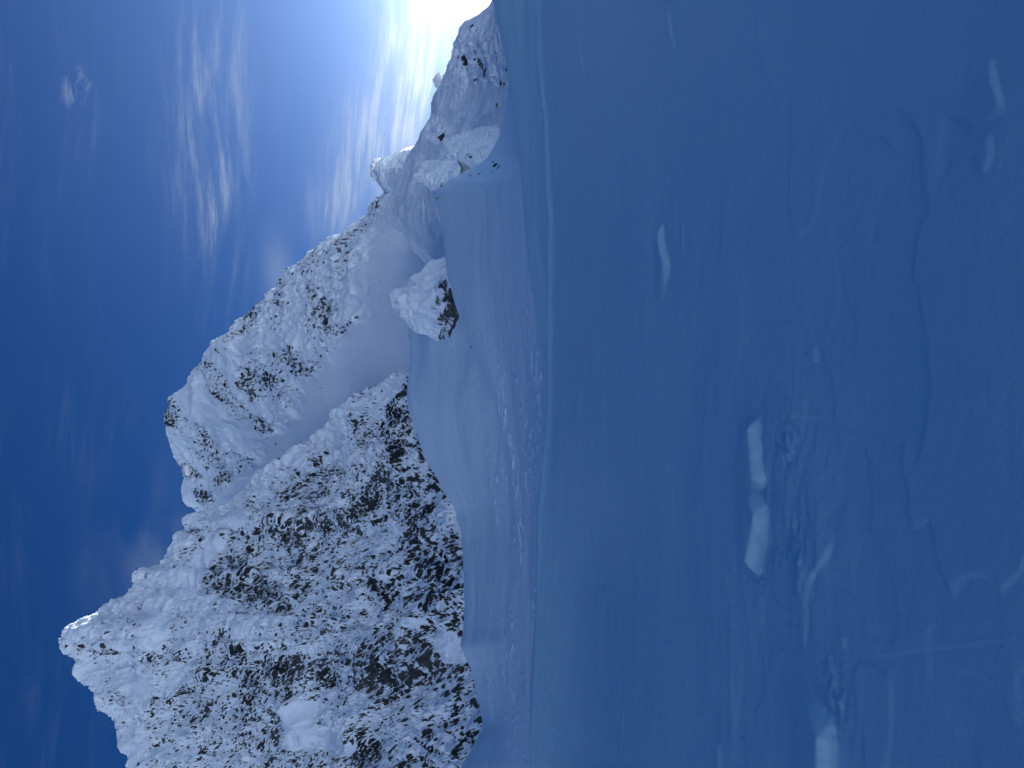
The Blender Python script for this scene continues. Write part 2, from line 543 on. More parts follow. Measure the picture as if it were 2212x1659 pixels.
# wind-cut edges: crest line in photograph coordinates, height, face width, tail length (metres)
EDGES = [
    ([(1640, 905), (1643, 950), (1648, 1000), (1656, 1052)], 0.100, 0.11, 0.9),
    ([(1661, 1092), (1655, 1130), (1645, 1180), (1632, 1236)], 0.125, 0.15, 0.9),
    ([(1802, 1552), (1800, 1600), (1800, 1662), (1803, 1760), (1812, 1900)], 0.11, 0.12, 0.8),
    ([(1803, 1165), (1790, 1200), (1765, 1236), (1752, 1262), (1745, 1300), (1744, 1350), (1741, 1410)], 0.035, 0.035, 0.35),
    ([(1442, 482), (1441, 510), (1446, 545), (1458, 575)], 0.105, 0.10, 0.9),
    ([(1480, 470), (1487, 500), (1485, 545)], 0.05, 0.07, 0.5),
    ([(1278, 60), (1280, 110), (1287, 150), (1290, 185)], 0.17, 0.16, 1.0),
    ([(1216, 150), (1217, 200), (1222, 245), (1224, 300)], 0.17, 0.16, 1.0),
    ([(1366, 240), (1368, 215), (1376, 190)], 0.08, 0.10, 0.6),
    ([(1460, 0), (1461, 40), (1467, 80), (1472, 108)], 0.07, 0.07, 0.6),
    ([(1464, -60), (1460, 0)], 0.07, 0.07, 0.6),
    ([(2150, 120), (2153, 165), (2164, 200), (2174, 240)], 0.028, 0.03, 0.25),
    ([(2146, 285), (2152, 320), (2146, 345), (2138, 375)], 0.024, 0.03, 0.25),
    ([(1760, 742), (1762, 765), (1761, 785)], 0.035, 0.045, 0.3),
    ([(1826, 1372), (1828, 1388), (1823, 1402)], 0.03, 0.035, 0.3),
    ([(1740, 1506), (1742, 1540), (1738, 1600)], 0.03, 0.05, 0.4),
    ([(1735, 1500), (1757, 1478), (1790, 1448), (1840, 1428), (1900, 1416), (2000, 1400), (2212, 1376)], 0.007, 0.04, 0.5),
    ([(1379, 1540), (1381, 1580), (1392, 1612), (1404, 1680)], 0.10, 0.12, 0.9),
    ([(1400, 1540), (1404, 1590), (1410, 1670)], 0.05, 0.08, 0.6),
    ([(1269, 1228), (1267, 1262), (1271, 1290)], 0.16, 0.16, 1.2),
    ([(1366, 1208), (1366, 1245), (1371, 1280)], 0.07, 0.09, 0.8),
    ([(1325, 1495), (1328, 1540), (1321, 1620)], 0.09, 0.10, 0.9),
    ([(1558, 1600), (1557, 1640), (1553, 1700)], 0.06, 0.07, 0.5),
    ([(1300, 940), (1298, 975)], 0.10, 0.12, 0.8),
    ([(1256, 1215), (1254, 1252)], 0.14, 0.16, 1.0),
    ([(1219, 795), (1222, 850)], 0.18, 0.2, 1.0),
    ([(1330, 1405), (1334, 1470)], 0.07, 0.09, 0.8),
    ([(1215, 1540), (1214, 1560)], 0.12, 0.12, 0.8),
    ([(1688, 940), (1700, 970), (1712, 990), (1712, 1005)], 0.030, 0.05, 0.25),
    ([(1732, 1165), (1735, 1190), (1742, 1215)], 0.02, 0.03, 0.2),
    ([(1668, 905), (1700, 898), (1740, 898), (1800, 905), (1850, 920)], 0.020, 0.06, 0.5),
    ([(1870, 1330), (1885, 1380), (1900, 1400)], 0.012, 0.03, 0.2),
    ([(2045, 250), (2070, 255), (2100, 270), (2108, 290)], -0.018, 0.05, 0.4),
    ([(1930, 240), (1960, 250), (1985, 290), (2000, 320)], -0.018, 0.05, 0.4),
]

def edge_field(x, y, edges=None):
    h = np.zeros(x.shape); prox = np.zeros(x.shape)
    for pts, amp, face, tail in (edges or EDGES):
        W = np.array([ground_point(a, b) for a, b in pts])
        block = amp > 0.095 and W[:, 1].mean() < 9
        face = face * (1.25 if block else 0.55); amp = amp * 0.74 if block else amp * 0.36
        W = np.array([ground_point(a, b) for a, b in pts])
        if W[0, 0] > W[-1, 0]: W = W[::-1]
        reach = max(face, tail) * 4 + 0.3
        m = (x > W[:, 0].min() - reach) & (x < W[:, 0].max() + reach) & (y > W[:, 1].min() - reach) & (y < W[:, 1].max() + reach)
        if not m.any(): continue
        px, py = x[m], y[m]
        wob = (0.10 if block else 0.4) * face * fbm(np.stack([px / 0.12, py / 0.12, 0 * px], -1), 3, 0.5, 5) + 0.015 * noise(np.stack([px / 0.4, py / 0.4, 0 * px], -1), 6)
        best = np.full(px.shape, 1e9); sgn = np.zeros(px.shape); along = np.zeros(px.shape)
        seg = np.linalg.norm(np.diff(W, axis=0), axis=1); tot = seg.sum(); acc = 0
        for k in range(len(W) - 1):
            a, b = W[k], W[k + 1]; e = b - a; l = seg[k]
            t = np.clip(((px - a[0]) * e[0] + (py - a[1]) * e[1]) / l ** 2, 0, 1)
            ddx, ddy = px - a[0] - t * e[0], py - a[1] - t * e[1]
            d = np.hypot(ddx, ddy)
            s = np.sign(e[0] * ddy - e[1] * ddx)       # + : beyond the crest
            c = d < best
            best = np.where(c, d, best); sgn = np.where(c, s, sgn); along = np.where(c, (acc + t * l) / tot, along)
            acc += l
        sd = best * sgn + wob
        bell = np.sin(np.pi * np.clip(along, 0, 1))
        e_face = np.clip(bell * 2.2, 0, 1) ** 0.8
        e_tail = bell ** 0.9
        pf = (1 - np.clip(-sd / (face * (0.5 + 0.5 * e_face)), 0, 1)) ** 2.8
        tl = tail * (0.25 + 0.75 * e_tail)
        pt = (1 - sstep(0, 1, np.clip(sd / tl, 0, 1))) ** 1.3
        h[m] += amp * np.where(sd < 0, pf, pt) * e_face
    return h

def snow_field():
    dense = np.linspace(-0.74, 0.74, 820)
    side = np.concatenate([np.linspace(-math.pi, -0.76, 70), dense, np.linspace(0.76, math.pi, 70)])
    r = np.concatenate([np.linspace(0.5, 2.0, 16, endpoint=False), np.geomspace(2.0, 56, 620), [58, 61, 65, 70, 78]])
    R, T = np.meshgrid(r, side, indexing='ij')
    x, y = R * np.sin(T), R * np.cos(T)
    z = ground_base(x, y)
    p = np.stack([x, y, 0 * x], -1).reshape(-1, 3)
    f = lambda a: a.reshape(x.shape)
    near = 1 / (1 + (R / 16) ** 2)
    # broad swells, then drift forms drawn out across the slope
    z = z + 0.10 * f(fbm(p / (7.0, 4.5, 1), 2, 0.45, 2)) * sstep(2, 8, R)
    warp = p + 0.5 * np.stack([noise(p / 1.7, 8), noise(p / 1.7, 9), 0 * p[:, 0]], -1)
    rd = f(ridged(warp / (3.6, 1.15, 1), 3, 0.5, 12))
    patch = sstep(-0.05, 0.35, f(noise(p / (4.5, 3.0, 1), 21)))
    z = z + 0.018 * (rd ** 3) * patch
    # thin crust steps with ragged edges
    cr = f(fbm((p + 0.25 * np.stack([noise(p / 0.5, 40), noise(p / 0.5, 41), 0 * p[:, 0]], -1)) / (1.5, 1.2, 1), 4, 0.5, 42))
    z = z + 0.006 * sstep(0.10, 0.13, cr) * near + 0.004 * sstep(-0.20, -0.17, cr) * near
    z = z + 0.007 * f(fbm(p / (0.6, 0.42, 1), 3, 0.5, 14)) * (0.3 + patch)
    z = z + 0.022 * f(fbm(p / (1.9, 1.7, 1), 2, 0.5, 16))
    z = z + 0.0016 * f(fbm(p / (0.10, 0.06, 1), 2, 0.5, 15)) * near
    # far part: thin sharp drifts
    far = sstep(14, 40, R)
    rf = f(ridged(p / (4.2, 1.3, 1), 3, 0.55, 17))
    z = z + 0.16 * far * np.maximum(rf - 0.62, 0)
    z = z + edge_field(x, y)
    for (a, b, rad) in ((1642, 1240, 0.10), (1660, 1072, 0.07), (1640, 905, 0.06), (1700, 950, 0.2), (1725, 1190, 0.2), (1800, 1500, 0.18)):
        c = ground_point(a, b)
        z = z + 0.035 * np.exp(-((x - c[0]) ** 2 + (y - c[1]) ** 2) / rad ** 2) * f(fbm(p / (0.09, 0.07, 1), 3, 0.6, 45))
    # low pedestal under the two carved blocks
    c = ground_point(1700, 1080)
    ped = np.exp(-(((x - c[0]) / 0.75) ** 2 + ((y - c[1]) / 0.75) ** 2) ** 1.5)
    z = z + 0.02 * ped + 0.022 * ped * f(fbm(p / (0.30, 0.2, 1), 4, 0.55, 44))
    P = np.stack([x, y, z], -1).reshape(-1, 3)
    F = grid_faces(*R.shape)
    free = np.ones(len(F), bool)
    lips = [(0, 'straight wind-carved snow lip whose thin end points at a wedge-shaped neighbour'),
            (1, 'wedge-shaped wind-carved snow lip widening to a crumbled end, beside the straight lip'),
            (2, 'pale wind-carved snow lip running out of the frame at its lower edge'),
            (4, 'small crescent snow lip standing alone nearest the far edge of the field')]
    for k, text in lips:
        hh = edge_field(x, y, [EDGES[k]]).ravel()
        cut = (hh[F].mean(1) > 0.012 * 0.74) & free
        free &= ~cut
        ids, inv = np.unique(F[cut], return_inverse=True)
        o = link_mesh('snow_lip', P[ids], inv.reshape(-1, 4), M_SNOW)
        tag(o, text, 'snow lip', 'wind-carved snow lips on the field')
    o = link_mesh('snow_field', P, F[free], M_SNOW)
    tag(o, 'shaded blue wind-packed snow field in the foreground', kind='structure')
snow_field()

# ---- dark bank rising to the right
W_ALL = (-560, 2260)
def snow_bank():
    cols = make_columns(-60, 1100, 3.0, W_ALL)
    crest = [(-560, 800), (-300, 900), (-120, 1012), (0, 1066), (60, 1078), (150, 1098), (260, 1114), (360, 1126), (480, 1134),
             (700, 1166), (900, 1196), (2300, 1230)]
    low = [(c[0], max(c[1] + 60, 1200)) for c in crest]
    L = Layer([('img', low, [(-560, 52), (2300, 52)]),
               ('img', [(c[0], 0.5 * (c[1] + max(c[1] + 60, 1190))) for c in crest], [(-560, 62), (2300, 58)]),
               ('img', crest, [(-560, 80), (0, 74), (2300, 64)]),
               ('off', 1.5, 10, -2.0), ('off', 3, 30, -16)], [50, 60, 20, 10], cols)
    p = L.flat()
    L.push(0.25 * fbm(p / (9, 6, 6), 3, 0.5, 3) + 0.02 * ridged(p / (5, 1.6, 1.6), 3, 0.5, 4))
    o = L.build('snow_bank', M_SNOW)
    tag(o, 'smooth dark blue snow bank rising to the right behind the field', kind='structure')
snow_bank()

# ---- near ridge of snow whose edge cuts across the rock outcrop
def near_ridge():
    cols = make_columns(-60, 1720, 2.6, W_ALL)
    crest = [(-560, 1135), (0, 1105), (150, 1105), (220, 1098), (290, 1078), (340, 1046), (375, 985), (395, 950), (420, 938), (450, 946), (500, 959), (570, 966),
             (650, 985), (700, 1004), (760, 1030), (850, 1064), (1000, 1100), (1200, 1122), (1500, 1140), (2300, 1160)]
    L = Layer([('img', [(-560, 1230), (2300, 1230)], [(-560, 62), (2300, 62)]),
               ('img', [(-560, 1180), (300, 1160), (700, 1165), (2300, 1185)], [(-560, 82), (2300, 76)]),
               ('img', [(c[0], 0.52 * c[1] + 0.48 * 1160) for c in crest], [(-560, 118), (600, 112), (2300, 95)]),
               ('img', crest, [(-560, 150), (385, 158), (600, 150), (900, 125), (2300, 110)]),
               ('off', 2, 10, -2.5), ('off', 4, 25, -22)], [50, 130, 150, 20, 10], cols)
    p = L.flat()
    sh = (L.nr, L.nc)
    wq = p + 0.9 * np.stack([0 * p[:, 0], noise(p / 4.5, 31), 0 * p[:, 0]], -1)
    lines = ridged(wq / (3.4, 1.0, 1.6), 1, 0.5, 6) * (0.72 + 0.75 * noise(p / (2.0, 1.2, 3), 32))
    patch = sstep(-0.35, 0.15, noise(p / (20, 12, 14), 7)) * (1 - sstep(2.45, 2.95, L.Q.ravel()))
    band = (sstep(1000, 1060, L.X) * (0.25 + 0.75 * sstep(500, 900, L.Y))).ravel()
    L.push(0.6 * fbm(p / (22, 14, 12), 3, 0.45, 5) + 0.65 * np.maximum(lines - 0.62, 0) * patch * (0.25 + band)
           + 0.03 * fbm(p / (1.8, 0.9, 0.9), 3, 0.5, 9))
    o = L.build('snow_ridge', M_SLOPE)
    tag(o, 'pale snow ridge curving down from the rime boulders', kind='structure')
    L.ob = o
    return L
NR = near_ridge()

# ---- slope carrying the outcrop, edge running in front of the rocky mountain
def middle_slope():
    cols = make_columns(380, 1720, 2.4, W_ALL)
    crest = [(-560, 1110), (300, 1090), (480, 1000), (560, 950), (600, 905), (640, 885), (700, 884), (760, 889), (860, 881), (930, 899), (1040, 950),
             (1110, 988), (1170, 1000), (1300, 1004), (1350, 1002), (1385, 997), (1410, 1004), (1440, 1018), (1500, 1034), (1560, 1044),
             (1610, 1024), (1659, 1000), (1800, 985), (2300, 960)]
    L = Layer([('img', [(-560, 1220), (2300, 1220)], [(-560, 95), (2300, 80)]),
               ('img', [(-560, 1150), (700, 1110), (2300, 1140)], [(-560, 125), (700, 130), (2300, 105)]),
               ('img', [(c[0], 0.55 * c[1] + 0.45 * 1115) for c in crest], [(-560, 155), (700, 162), (2300, 150)]),
               ('img', crest, [(-560, 190), (700, 205), (1200, 205), (2300, 200)]),
               ('off', 2, 10, -2.5), ('off', 4, 25, -22)], [50, 110, 150, 20, 10], cols)
    p = L.flat()
    wq = p + 1.2 * np.stack([0 * p[:, 0], noise(p / 5.5, 33), 0 * p[:, 0]], -1)
    lines = ridged(wq / (4.0, 1.5, 1.9), 1, 0.5, 26) * (0.70 + 0.6 * noise(p / (3.2, 2.0, 3), 34))
    patch = sstep(-0.25, 0.2, noise(p / (26, 18, 12), 27))
    band = sstep(990, 1070, L.X).ravel() * 0.9 + 0.15
    L.push(0.7 * fbm(p / (24, 16, 14), 3, 0.45, 25) + 0.9 * np.maximum(lines - 0.62, 0) * patch * band
           + 0.03 * fbm(p / (1.8, 1.1, 0.9), 3, 0.5, 29))
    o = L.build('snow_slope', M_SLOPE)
    tag(o, 'broad smooth snow slope below the rocky mountain face', kind='structure')
    L.ob = o
    return L
MS = middle_slope()

# ---- right-hand shoulder with stones, running up to the sun
def shoulder():
    cols = make_columns(-60, 600, 1.5, (-560, 700))
    crest = [(-560, 1010), (-200, 1040), (-60, 1062), (0, 1060), (20, 1052), (45, 1022), (60, 1002), (85, 995), (110, 987), (140, 972), (165, 962), (200, 948), (250, 930),
             (300, 908), (345, 882), (400, 862), (440, 848), (470, 846), (500, 870), (540, 905), (600, 950), (700, 1010)]
    L = Layer([('img', [(-560, 1300), (700, 1300)], [(-560, 115), (700, 115)]),
               ('img', [(-560, 1110), (0, 1092), (200, 1080), (350, 1050), (450, 1010), (700, 1090)], [(-560, 165), (700, 165)]),
               ('img', [(-560, 1060), (0, 1078), (100, 1030), (200, 1004), (350, 950), (450, 915), (600, 990), (700, 1040)], [(-560, 205), (300, 212), (700, 205)]),
               ('img', crest, [(-560, 255), (0, 250), (450, 262), (700, 250)]),
               ('off', 2, 12, -3), ('off', 6, 40, -32)], [50, 120, 150, 20, 12], cols)
    p = L.flat()
    # gully between two low ribs of snow
    rib = ridged(p / (24, 60, 34), 2, 0.5, 51)
    lines = ridged(p / (9, 3.2, 3.0), 4, 0.55, 53)
    lump = fbm(p / 5.0, 4, 0.55, 54)
    stone_band = region(L.X, L.Y, [(1030, 130, 60, 1.0), (1075, 160, 26, 0.9), (950, 290, 26, 0.8)], 0.5).ravel()
    rib2 = ridged((p + 11) / (12, 30, 14), 2, 0.5, 56)
    hold = sstep(0.4, 1.6, L.Q).ravel()
    calm = sstep(190, 230, L.Y).ravel() * (1 - sstep(300, 340, L.Y).ravel()) * sstep(985, 1010, L.X).ravel()
    L.push(hold * (2.8 * (rib - 0.5) + 1.2 * (rib2 - 0.5) + (0.75 * np.maximum(lines - 0.5, 0) + 0.12 * fbm(p / 1.6, 3, 0.6, 55)) * (1 - 0.8 * calm) + 2.6 * stone_band * lump))
    rk = 0.12 + 0.42 * stone_band * np.maximum(fbm(p / 1.5, 3, 0.6, 57) + 0.35, 0) * (0.4 + sstep(0.0, 0.4, lump))
    o = L.build('snow_shoulder', M_FACE, attrs={'rock': rk})
    tag(o, 'steep snow shoulder with scattered stones running up to the sun', kind='structure')
    L.ob = o
    return L
SH = shoulder()

# ---- far ridge on the right with the snow couloir at its foot
E_CREST = [(-560, 1150), (0, 1130), (200, 1010), (270, 950), (310, 905), (325, 862), (338, 838), (350, 812), (366, 801), (385, 806), (402, 820), (415, 826), (430, 812), (440, 802), (465, 788),
           (490, 762), (505, 742), (515, 722), (530, 700), (545, 674), (560, 660), (590, 624), (600, 612), (620, 594), (632, 582), (655, 566), (690, 524), (720, 494), (745, 455), (780, 432), (800, 415),
           (815, 412), (845, 385), (870, 366), (895, 356), (930, 358), (955, 364), (980, 378), (1005, 390), (1030, 402), (1036, 396), (1060, 394), (1078, 402), (1095, 420), (1110, 432),
           (1125, 440), (1160, 450), (1300, 480), (1700, 520), (2300, 560)]
def far_ridge():
    cols = make_columns(280, 1230, 1.35, (0, 1330))
    def below(f, low):
        lw = np.array(low, float)
        return [(c[0], c[1] * f + (1 - f) * float(pchip(lw[:, 0], lw[:, 1], [np.clip(c[0], lw[0, 0], lw[-1, 0])])[0])) for c in E_CREST]
    low = [(-560, 1080), (300, 1060), (500, 1010), (700, 960), (900, 950), (2300, 950)]
    L = Layer([('img', low, [(-560, 225), (600, 240), (1000, 300), (2300, 330)]),
               ('img', below(0.35, low), [(-560, 260), (500, 285), (1000, 390), (2300, 420)]),
               ('img', below(0.70, low), [(-560, 290), (400, 310), (700, 380), (1000, 480), (2300, 520)]),
               ('img', E_CREST, [(-560, 330), (350, 345), (600, 410), (900, 520), (1100, 585), (2300, 620)]),
               ('off', 3, 10, -6), ('off', 20, 70, -110)], [90, 190, 230, 14, 14], cols)
    p = L.flat()
    X, Y, Q = L.X, L.Y, L.Q
    # lower limit of the rocks: below it lies the smooth couloir
    edge = curve([(0, 900), (440, 842), (500, 808), (560, 792), (620, 800), (680, 792), (740, 742), (790, 702), (860, 652), (905, 640), (950, 600),
                  (1000, 560), (1060, 500), (1100, 470), (1330, 440)], Y.ravel()).reshape(Y.shape)
    edge = edge + 20 * noise(np.stack([X / 26, Y / 26, 0 * X], -1).reshape(-1, 3), 61).reshape(X.shape) \
        + 22 * noise(np.stack([Y / 34, 0 * X, 0 * X], -1).reshape(-1, 3), 62).reshape(X.shape)
    rocky = (1 - sstep(-14, 26, X - edge + 12)).ravel()
    # buttresses and gullies drawn out down the fall line
    st = p / (1, 1, 2.0)
    wp = st + 7 * np.stack([noise(st / 22, 63), noise(st / 22, 64), noise(st / 22, 65)], -1)
    big = ridged(wp / 34, 3, 0.5, 66)
    mid = ridged(wp / 12, 3, 0.55, 67)
    lump = fbm(p / 3.6, 4, 0.56, 68)
    gully = sstep(0.02, 0.30, noise(wp / 30, 69))                 # smooth snow runnels inside the rocks
    rough = rocky * (1 - 0.85 * gully)
    crestw = 1 - 0.55 * sstep(2.9, 3.0, Q).ravel()
    L.push((6.5 * (big - 0.55) * (0.06 + rocky) + 3.0 * (mid - 0.5) * rough + 1.7 * lump * rough
            + 0.5 * np.maximum(ridged(p / (10, 5, 5), 3, 0.5, 70) - 0.6, 0) + 0.06 * fbm(p / 2.0, 2, 0.5, 71)) * crestw)
    L.renormal()
    steep = 1 - L.N[..., 2].ravel()
    n1 = fbm(p / (1.9, 1.9, 2.8), 4, 0.68, 72)
    n2 = noise(p / (26, 26, 30), 73)
    dens = 0.24 + 0.24 * sstep(-0.35, 0.4, n2) + 0.16 * (steep - 0.55)
    dens = dens * sstep(300, 460, Y.ravel())
    spots = region(X, Y, [(475, 755, 11, 1), (544, 762, 10, 1), (446, 787, 9, 1), (629, 752, 14, 1), (597, 769, 14, 1), (580, 820, 15, 1), (517, 830, 12, 1), (547, 861, 15, 1), (525, 881, 10, 1),
                           (586, 708, 9, 1), (665, 710, 10, 1), (712, 702, 8, 1), (446, 1010, 12, 1), (468, 1037, 10, 1), (441, 1072, 12, 1), (491, 832, 9, 1), (624, 916, 8, 1), (505, 900, 26, .6),
                           (540, 940, 22, .5), (620, 690, 20, .5), (470, 870, 24, .5), (430, 900, 30, .4), (375, 905, 14, .6), (700, 640, 16, .6), (710, 600, 10, .8), (560, 790, 26, .6)], 0.6).ravel()
    rk = (dens + 0.09 * spots + 0.50 * n1) * np.maximum(rough, 0.9 * spots * rocky) * (1 - 0.5 * (Q.ravel() > 3.0)) + 0.02
    o = L.build('far_ridge', M_FACE, attrs={'rock': rk})
    tag(o, 'far rime-covered ridge with a smooth snow couloir at its foot', kind='structure')
    L.rk = rk.reshape(L.nr, L.nc)
    L.ob = o
    return L
ER = far_ridge()

# ---- big rocky mountain on the left
D_CREST = [(300, 1010), (700, 940), (760, 900), (790, 880), (840, 820), (880, 762), (920, 722), (960, 690), (1000, 612), (1030, 562), (1065, 522), (1095, 486), (1108, 462),
           (1117, 434), (1124, 412), (1134, 414), (1140, 428), (1146, 430), (1156, 402), (1165, 388), (1190, 374), (1212, 362), (1232, 345), (1238, 308), (1246, 302), (1262, 300), (1275, 290), (1286, 272),
           (1300, 245), (1308, 226), (1322, 220), (1335, 202), (1346, 166), (1355, 146), (1364, 136), (1376, 142), (1390, 137), (1398, 148), (1410, 158), (1424, 176), (1450, 178), (1456, 186),
           (1480, 204), (1510, 212), (1540, 230), (1556, 242), (1576, 246), (1592, 250), (1606, 262), (1622, 276), (1640, 284), (1659, 294), (1720, 318), (1850, 360), (2000, 420), (2300, 520)]
def rocky_mountain():
    cols = make_columns(770, 1690, 1.25, (600, 2300))
    low = [(300, 1080), (700, 1060), (860, 1000), (1100, 1060), (1560, 1080), (2300, 1050)]
    lw = np.array(low, float)
    lowf = lambda Y: float(pchip(lw[:, 0], lw[:, 1], [np.clip(Y, lw[0, 0], lw[-1, 0])])[0])
    def below(f): return [(c[0], c[1] * f + (1 - f) * lowf(c[0])) for c in D_CREST]
    L = Layer([('img', low, [(300, 235), (2300, 225)]),
               ('img', below(0.36), [(300, 262), (800, 265), (1360, 290), (2300, 275)]),
               ('img', below(0.72), [(300, 290), (800, 290), (1360, 360), (2300, 330)]),
               ('img', D_CREST, [(300, 320), (800, 318), (1100, 395), (1360, 440), (1700, 400), (2300, 370)]),
               ('off', 4, 10, -7), ('off', 30, 70, -120)], [200, 290, 260, 14, 14], cols)
    p = L.flat()
    X, Y, Q = L.X, L.Y, L.Q
    xf, yf, qf = X.ravel(), Y.ravel(), Q.ravel()
    # strata lean a little out of the fall line
    s = np.stack([p[:, 0] + 0.32 * p[:, 2], p[:, 1], p[:, 2] * 0.40 - 0.12 * p[:, 0]], -1)
    wp = s + 5 * np.stack([noise(s / 20, 81), noise(s / 20, 82), noise(s / 20, 83)], -1)
    big = ridged(wp / 42, 3, 0.5, 84)
    mid = ridged(wp / 11, 4, 0.58, 85)
    lump = fbm(p / 3.2, 4, 0.56, 86)
    # smooth snow fields and ledges on the face
    smooth = region(X, Y, [(640, 1545, 26, 1), (660, 1590, 26, 0.8), (700, 1600, 22, 0.7), (300, 1470, 34, 0.8), (270, 1440, 26, 0.7), (350, 1330, 26, 0.8), (330, 1380, 22, 0.6),
                           (512, 1112, 13, 1), (492, 1140, 14, 1), (468, 1172, 16, 1), (447, 1202, 17, 1), (428, 1234, 20, 1), (412, 1265, 20, 1), (400, 1280, 28, 0.6), (520, 1115, 16, 0.8), (950, 1390, 26, 0.9), (975, 1410, 26, 0.9), (700, 1510, 14, 0.6),
                           (740, 1590, 22, 0.6), (760, 1610, 18, 0.6), (270, 1620, 40, 0.6), (650, 1000, 14, 0.5)], 0.35).ravel()
    smooth = np.clip(smooth * 1.25 * sstep(-0.5, 0.05, noise(p / 9, 88) + smooth * 0.6), 0, 1)
    rough = 1 - smooth
    crestw = 1 - 0.45 * sstep(2.9, 3.0, qf)
    L.push((13.0 * (big - 0.55) + 5.2 * (mid - 0.5) * (0.2 + 0.8 * rough) + 1.9 * lump * (0.1 + 0.9 * rough)
            + 0.55 * fbm(s / 1.1, 2, 0.6, 87) * rough) * crestw)
    L.renormal()
    steep = 1 - L.N[..., 2].ravel()
    # how much bare rock: little on the crest, most low down and in the dark bands
    low_rock = sstep(760, 900, xf)
    dens = 0.265 + 0.10 * sstep(360, 620, xf) + 0.02 * low_rock
    dens -= 0.16 * (1 - sstep(10, 75, xf - curve(D_CREST, yf)))
    bands = region(X, Y, [(350, 1415, 26, 1), (420, 1430, 30, .7), (480, 1400, 38, .8), (520, 1420, 34, .5), (480, 1255, 34, .9), (510, 1225, 30, .9), (690, 1130, 40, .6), (640, 1180, 40, .5),
                          (560, 1275, 30, .9), (600, 1300, 36, .9), (610, 1440, 34, .8), (560, 1470, 30, .7), (710, 1440, 44, .7), (690, 1480, 30, .9), (800, 1440, 50, .6), (880, 1400, 50, .7),
                          (870, 1470, 40, .8), (940, 1260, 50, .8), (900, 1130, 44, .7), (850, 1060, 40, .7), (985, 1230, 40, .9), (960, 1460, 40, .8), (1000, 1540, 40, .8), (800, 1630, 30, 1.0),
                          (880, 1640, 30, 1.0), (930, 1640, 30, 1.0), (770, 1600, 20, .8), (860, 920, 26, .5), (880, 980, 26, .6), (390, 1505, 24, .6), (420, 1540, 30, .7), (700, 1010, 28, .7), (690, 1060, 30, .6),
                          (450, 1590, 30, .4), (230, 1395, 20, .7)], 0.6).ravel()
    pale = region(X, Y, [(640, 1375, 50, .8), (560, 1350, 40, .8), (480, 1330, 34, .9), (350, 1260, 50, .9), (740, 960, 44, .8), (780, 1000, 40, .7), (800, 1180, 40, .4), (760, 1300, 34, .5), (720, 1560, 34, .9),
                         (760, 1540, 30, .6), (560, 1560, 34, .5), (850, 1560, 34, .4), (220, 1330, 60, .5), (740, 1090, 34, .5), (880, 1540, 30, .4), (500, 1640, 50, .6), (640, 900, 40, .8), (330, 1450, 40, .6)], 0.6).ravel()
    big_n = noise(wp / 16, 89)
    dens += 0.17 * bands - 0.17 * pale + 0.27 * big_n + 0.42 * (steep - 0.72)
    s2 = np.stack([p[:, 0] + 0.35 * p[:, 2], p[:, 1], p[:, 2] * 0.36 - 0.12 * p[:, 0]], -1)
    coarse = sstep(780, 960, xf)
    s2 = s2 + 1.6 * np.stack([noise(s2 / 5, 91), noise(s2 / 5, 92), noise(s2 / 5, 93)], -1)
    n_f = fbm(s2 / 0.75, 3, 0.75, 90)
    n_c = fbm(s2 / 1.45, 4, 0.70, 95)
    n1 = n_f * (1 - coarse) + n_c * coarse
    n_m = fbm(s2 / 4.6, 2, 0.6, 98)
    vein = sstep(0.72, 0.93, ridged(s2 / 9.0, 2, 0.5, 99))          # dark broken ledges
    drift = sstep(0.66, 0.9, ridged((s2 + 40) / 13.0, 2, 0.5, 97))  # snow lying along ramps
    rk = (dens - 0.015 + 0.50 * n1 + 0.22 * n_m + 0.10 * vein - 0.15 * drift) * (1 - smooth) + 0.01
    o = L.build('rocky_mountain', M_FACE, attrs={'rock': rk})
    tag(o, 'steep mountain face of dark rock streaked with rime on the left', kind='structure')
    L.rk = rk.reshape(L.nr, L.nc)
    L.ob = o
    return L
MT = rocky_mountain()

# ------------------------------------------------------------------ rocks
import bmesh
random.seed(5)

def hull_rock(seed, n=13, flat=0.7):
    r = random.Random(seed)
    bm = bmesh.new()
    for i in range(n):
        v = Vector((r.gauss(0, 1), r.gauss(0, 1), r.gauss(0, 1))).normalized() * r.uniform(0.75, 1.1)
        v.z *= flat
        bm.verts.new(v)
    res = bmesh.ops.convex_hull(bm, input=bm.verts)
    dead = [e for e in set(res['geom_interior']) | set(res['geom_unused']) if isinstance(e, bmesh.types.BMVert)]
    bmesh.ops.delete(bm, geom=dead, context='VERTS')
    me = bpy.data.meshes.new('rock')
    bm.to_mesh(me); bm.free()
    me.materials.append(M_ROCK)
    return me
ROCKS = [hull_rock(100 + i, 12 + i % 4, 0.6 + 0.06 * (i % 5)) for i in range(10)]

def put_rock(parent, P, n, size, sink=0.35, stretch=None):
    o = bpy.data.objects.new('rock', random.choice(ROCKS))
    COL.objects.link(o)
    o.parent = parent
    q = Vector(n).to_track_quat('Z', 'Y') @ Matrix.Rotation(random.uniform(0, 6.28), 3, 'Z').to_quaternion()
    o.rotation_mode = 'QUATERNION'; o.rotation_quaternion = q
    st = stretch or (random.uniform(0.8, 1.3), random.uniform(0.6, 1.0), random.uniform(0.6, 0.9))
    o.scale = tuple(size * s for s in st)
    o.location = Vector(P) - Vector(n) * size * sink * 0.6
    return o

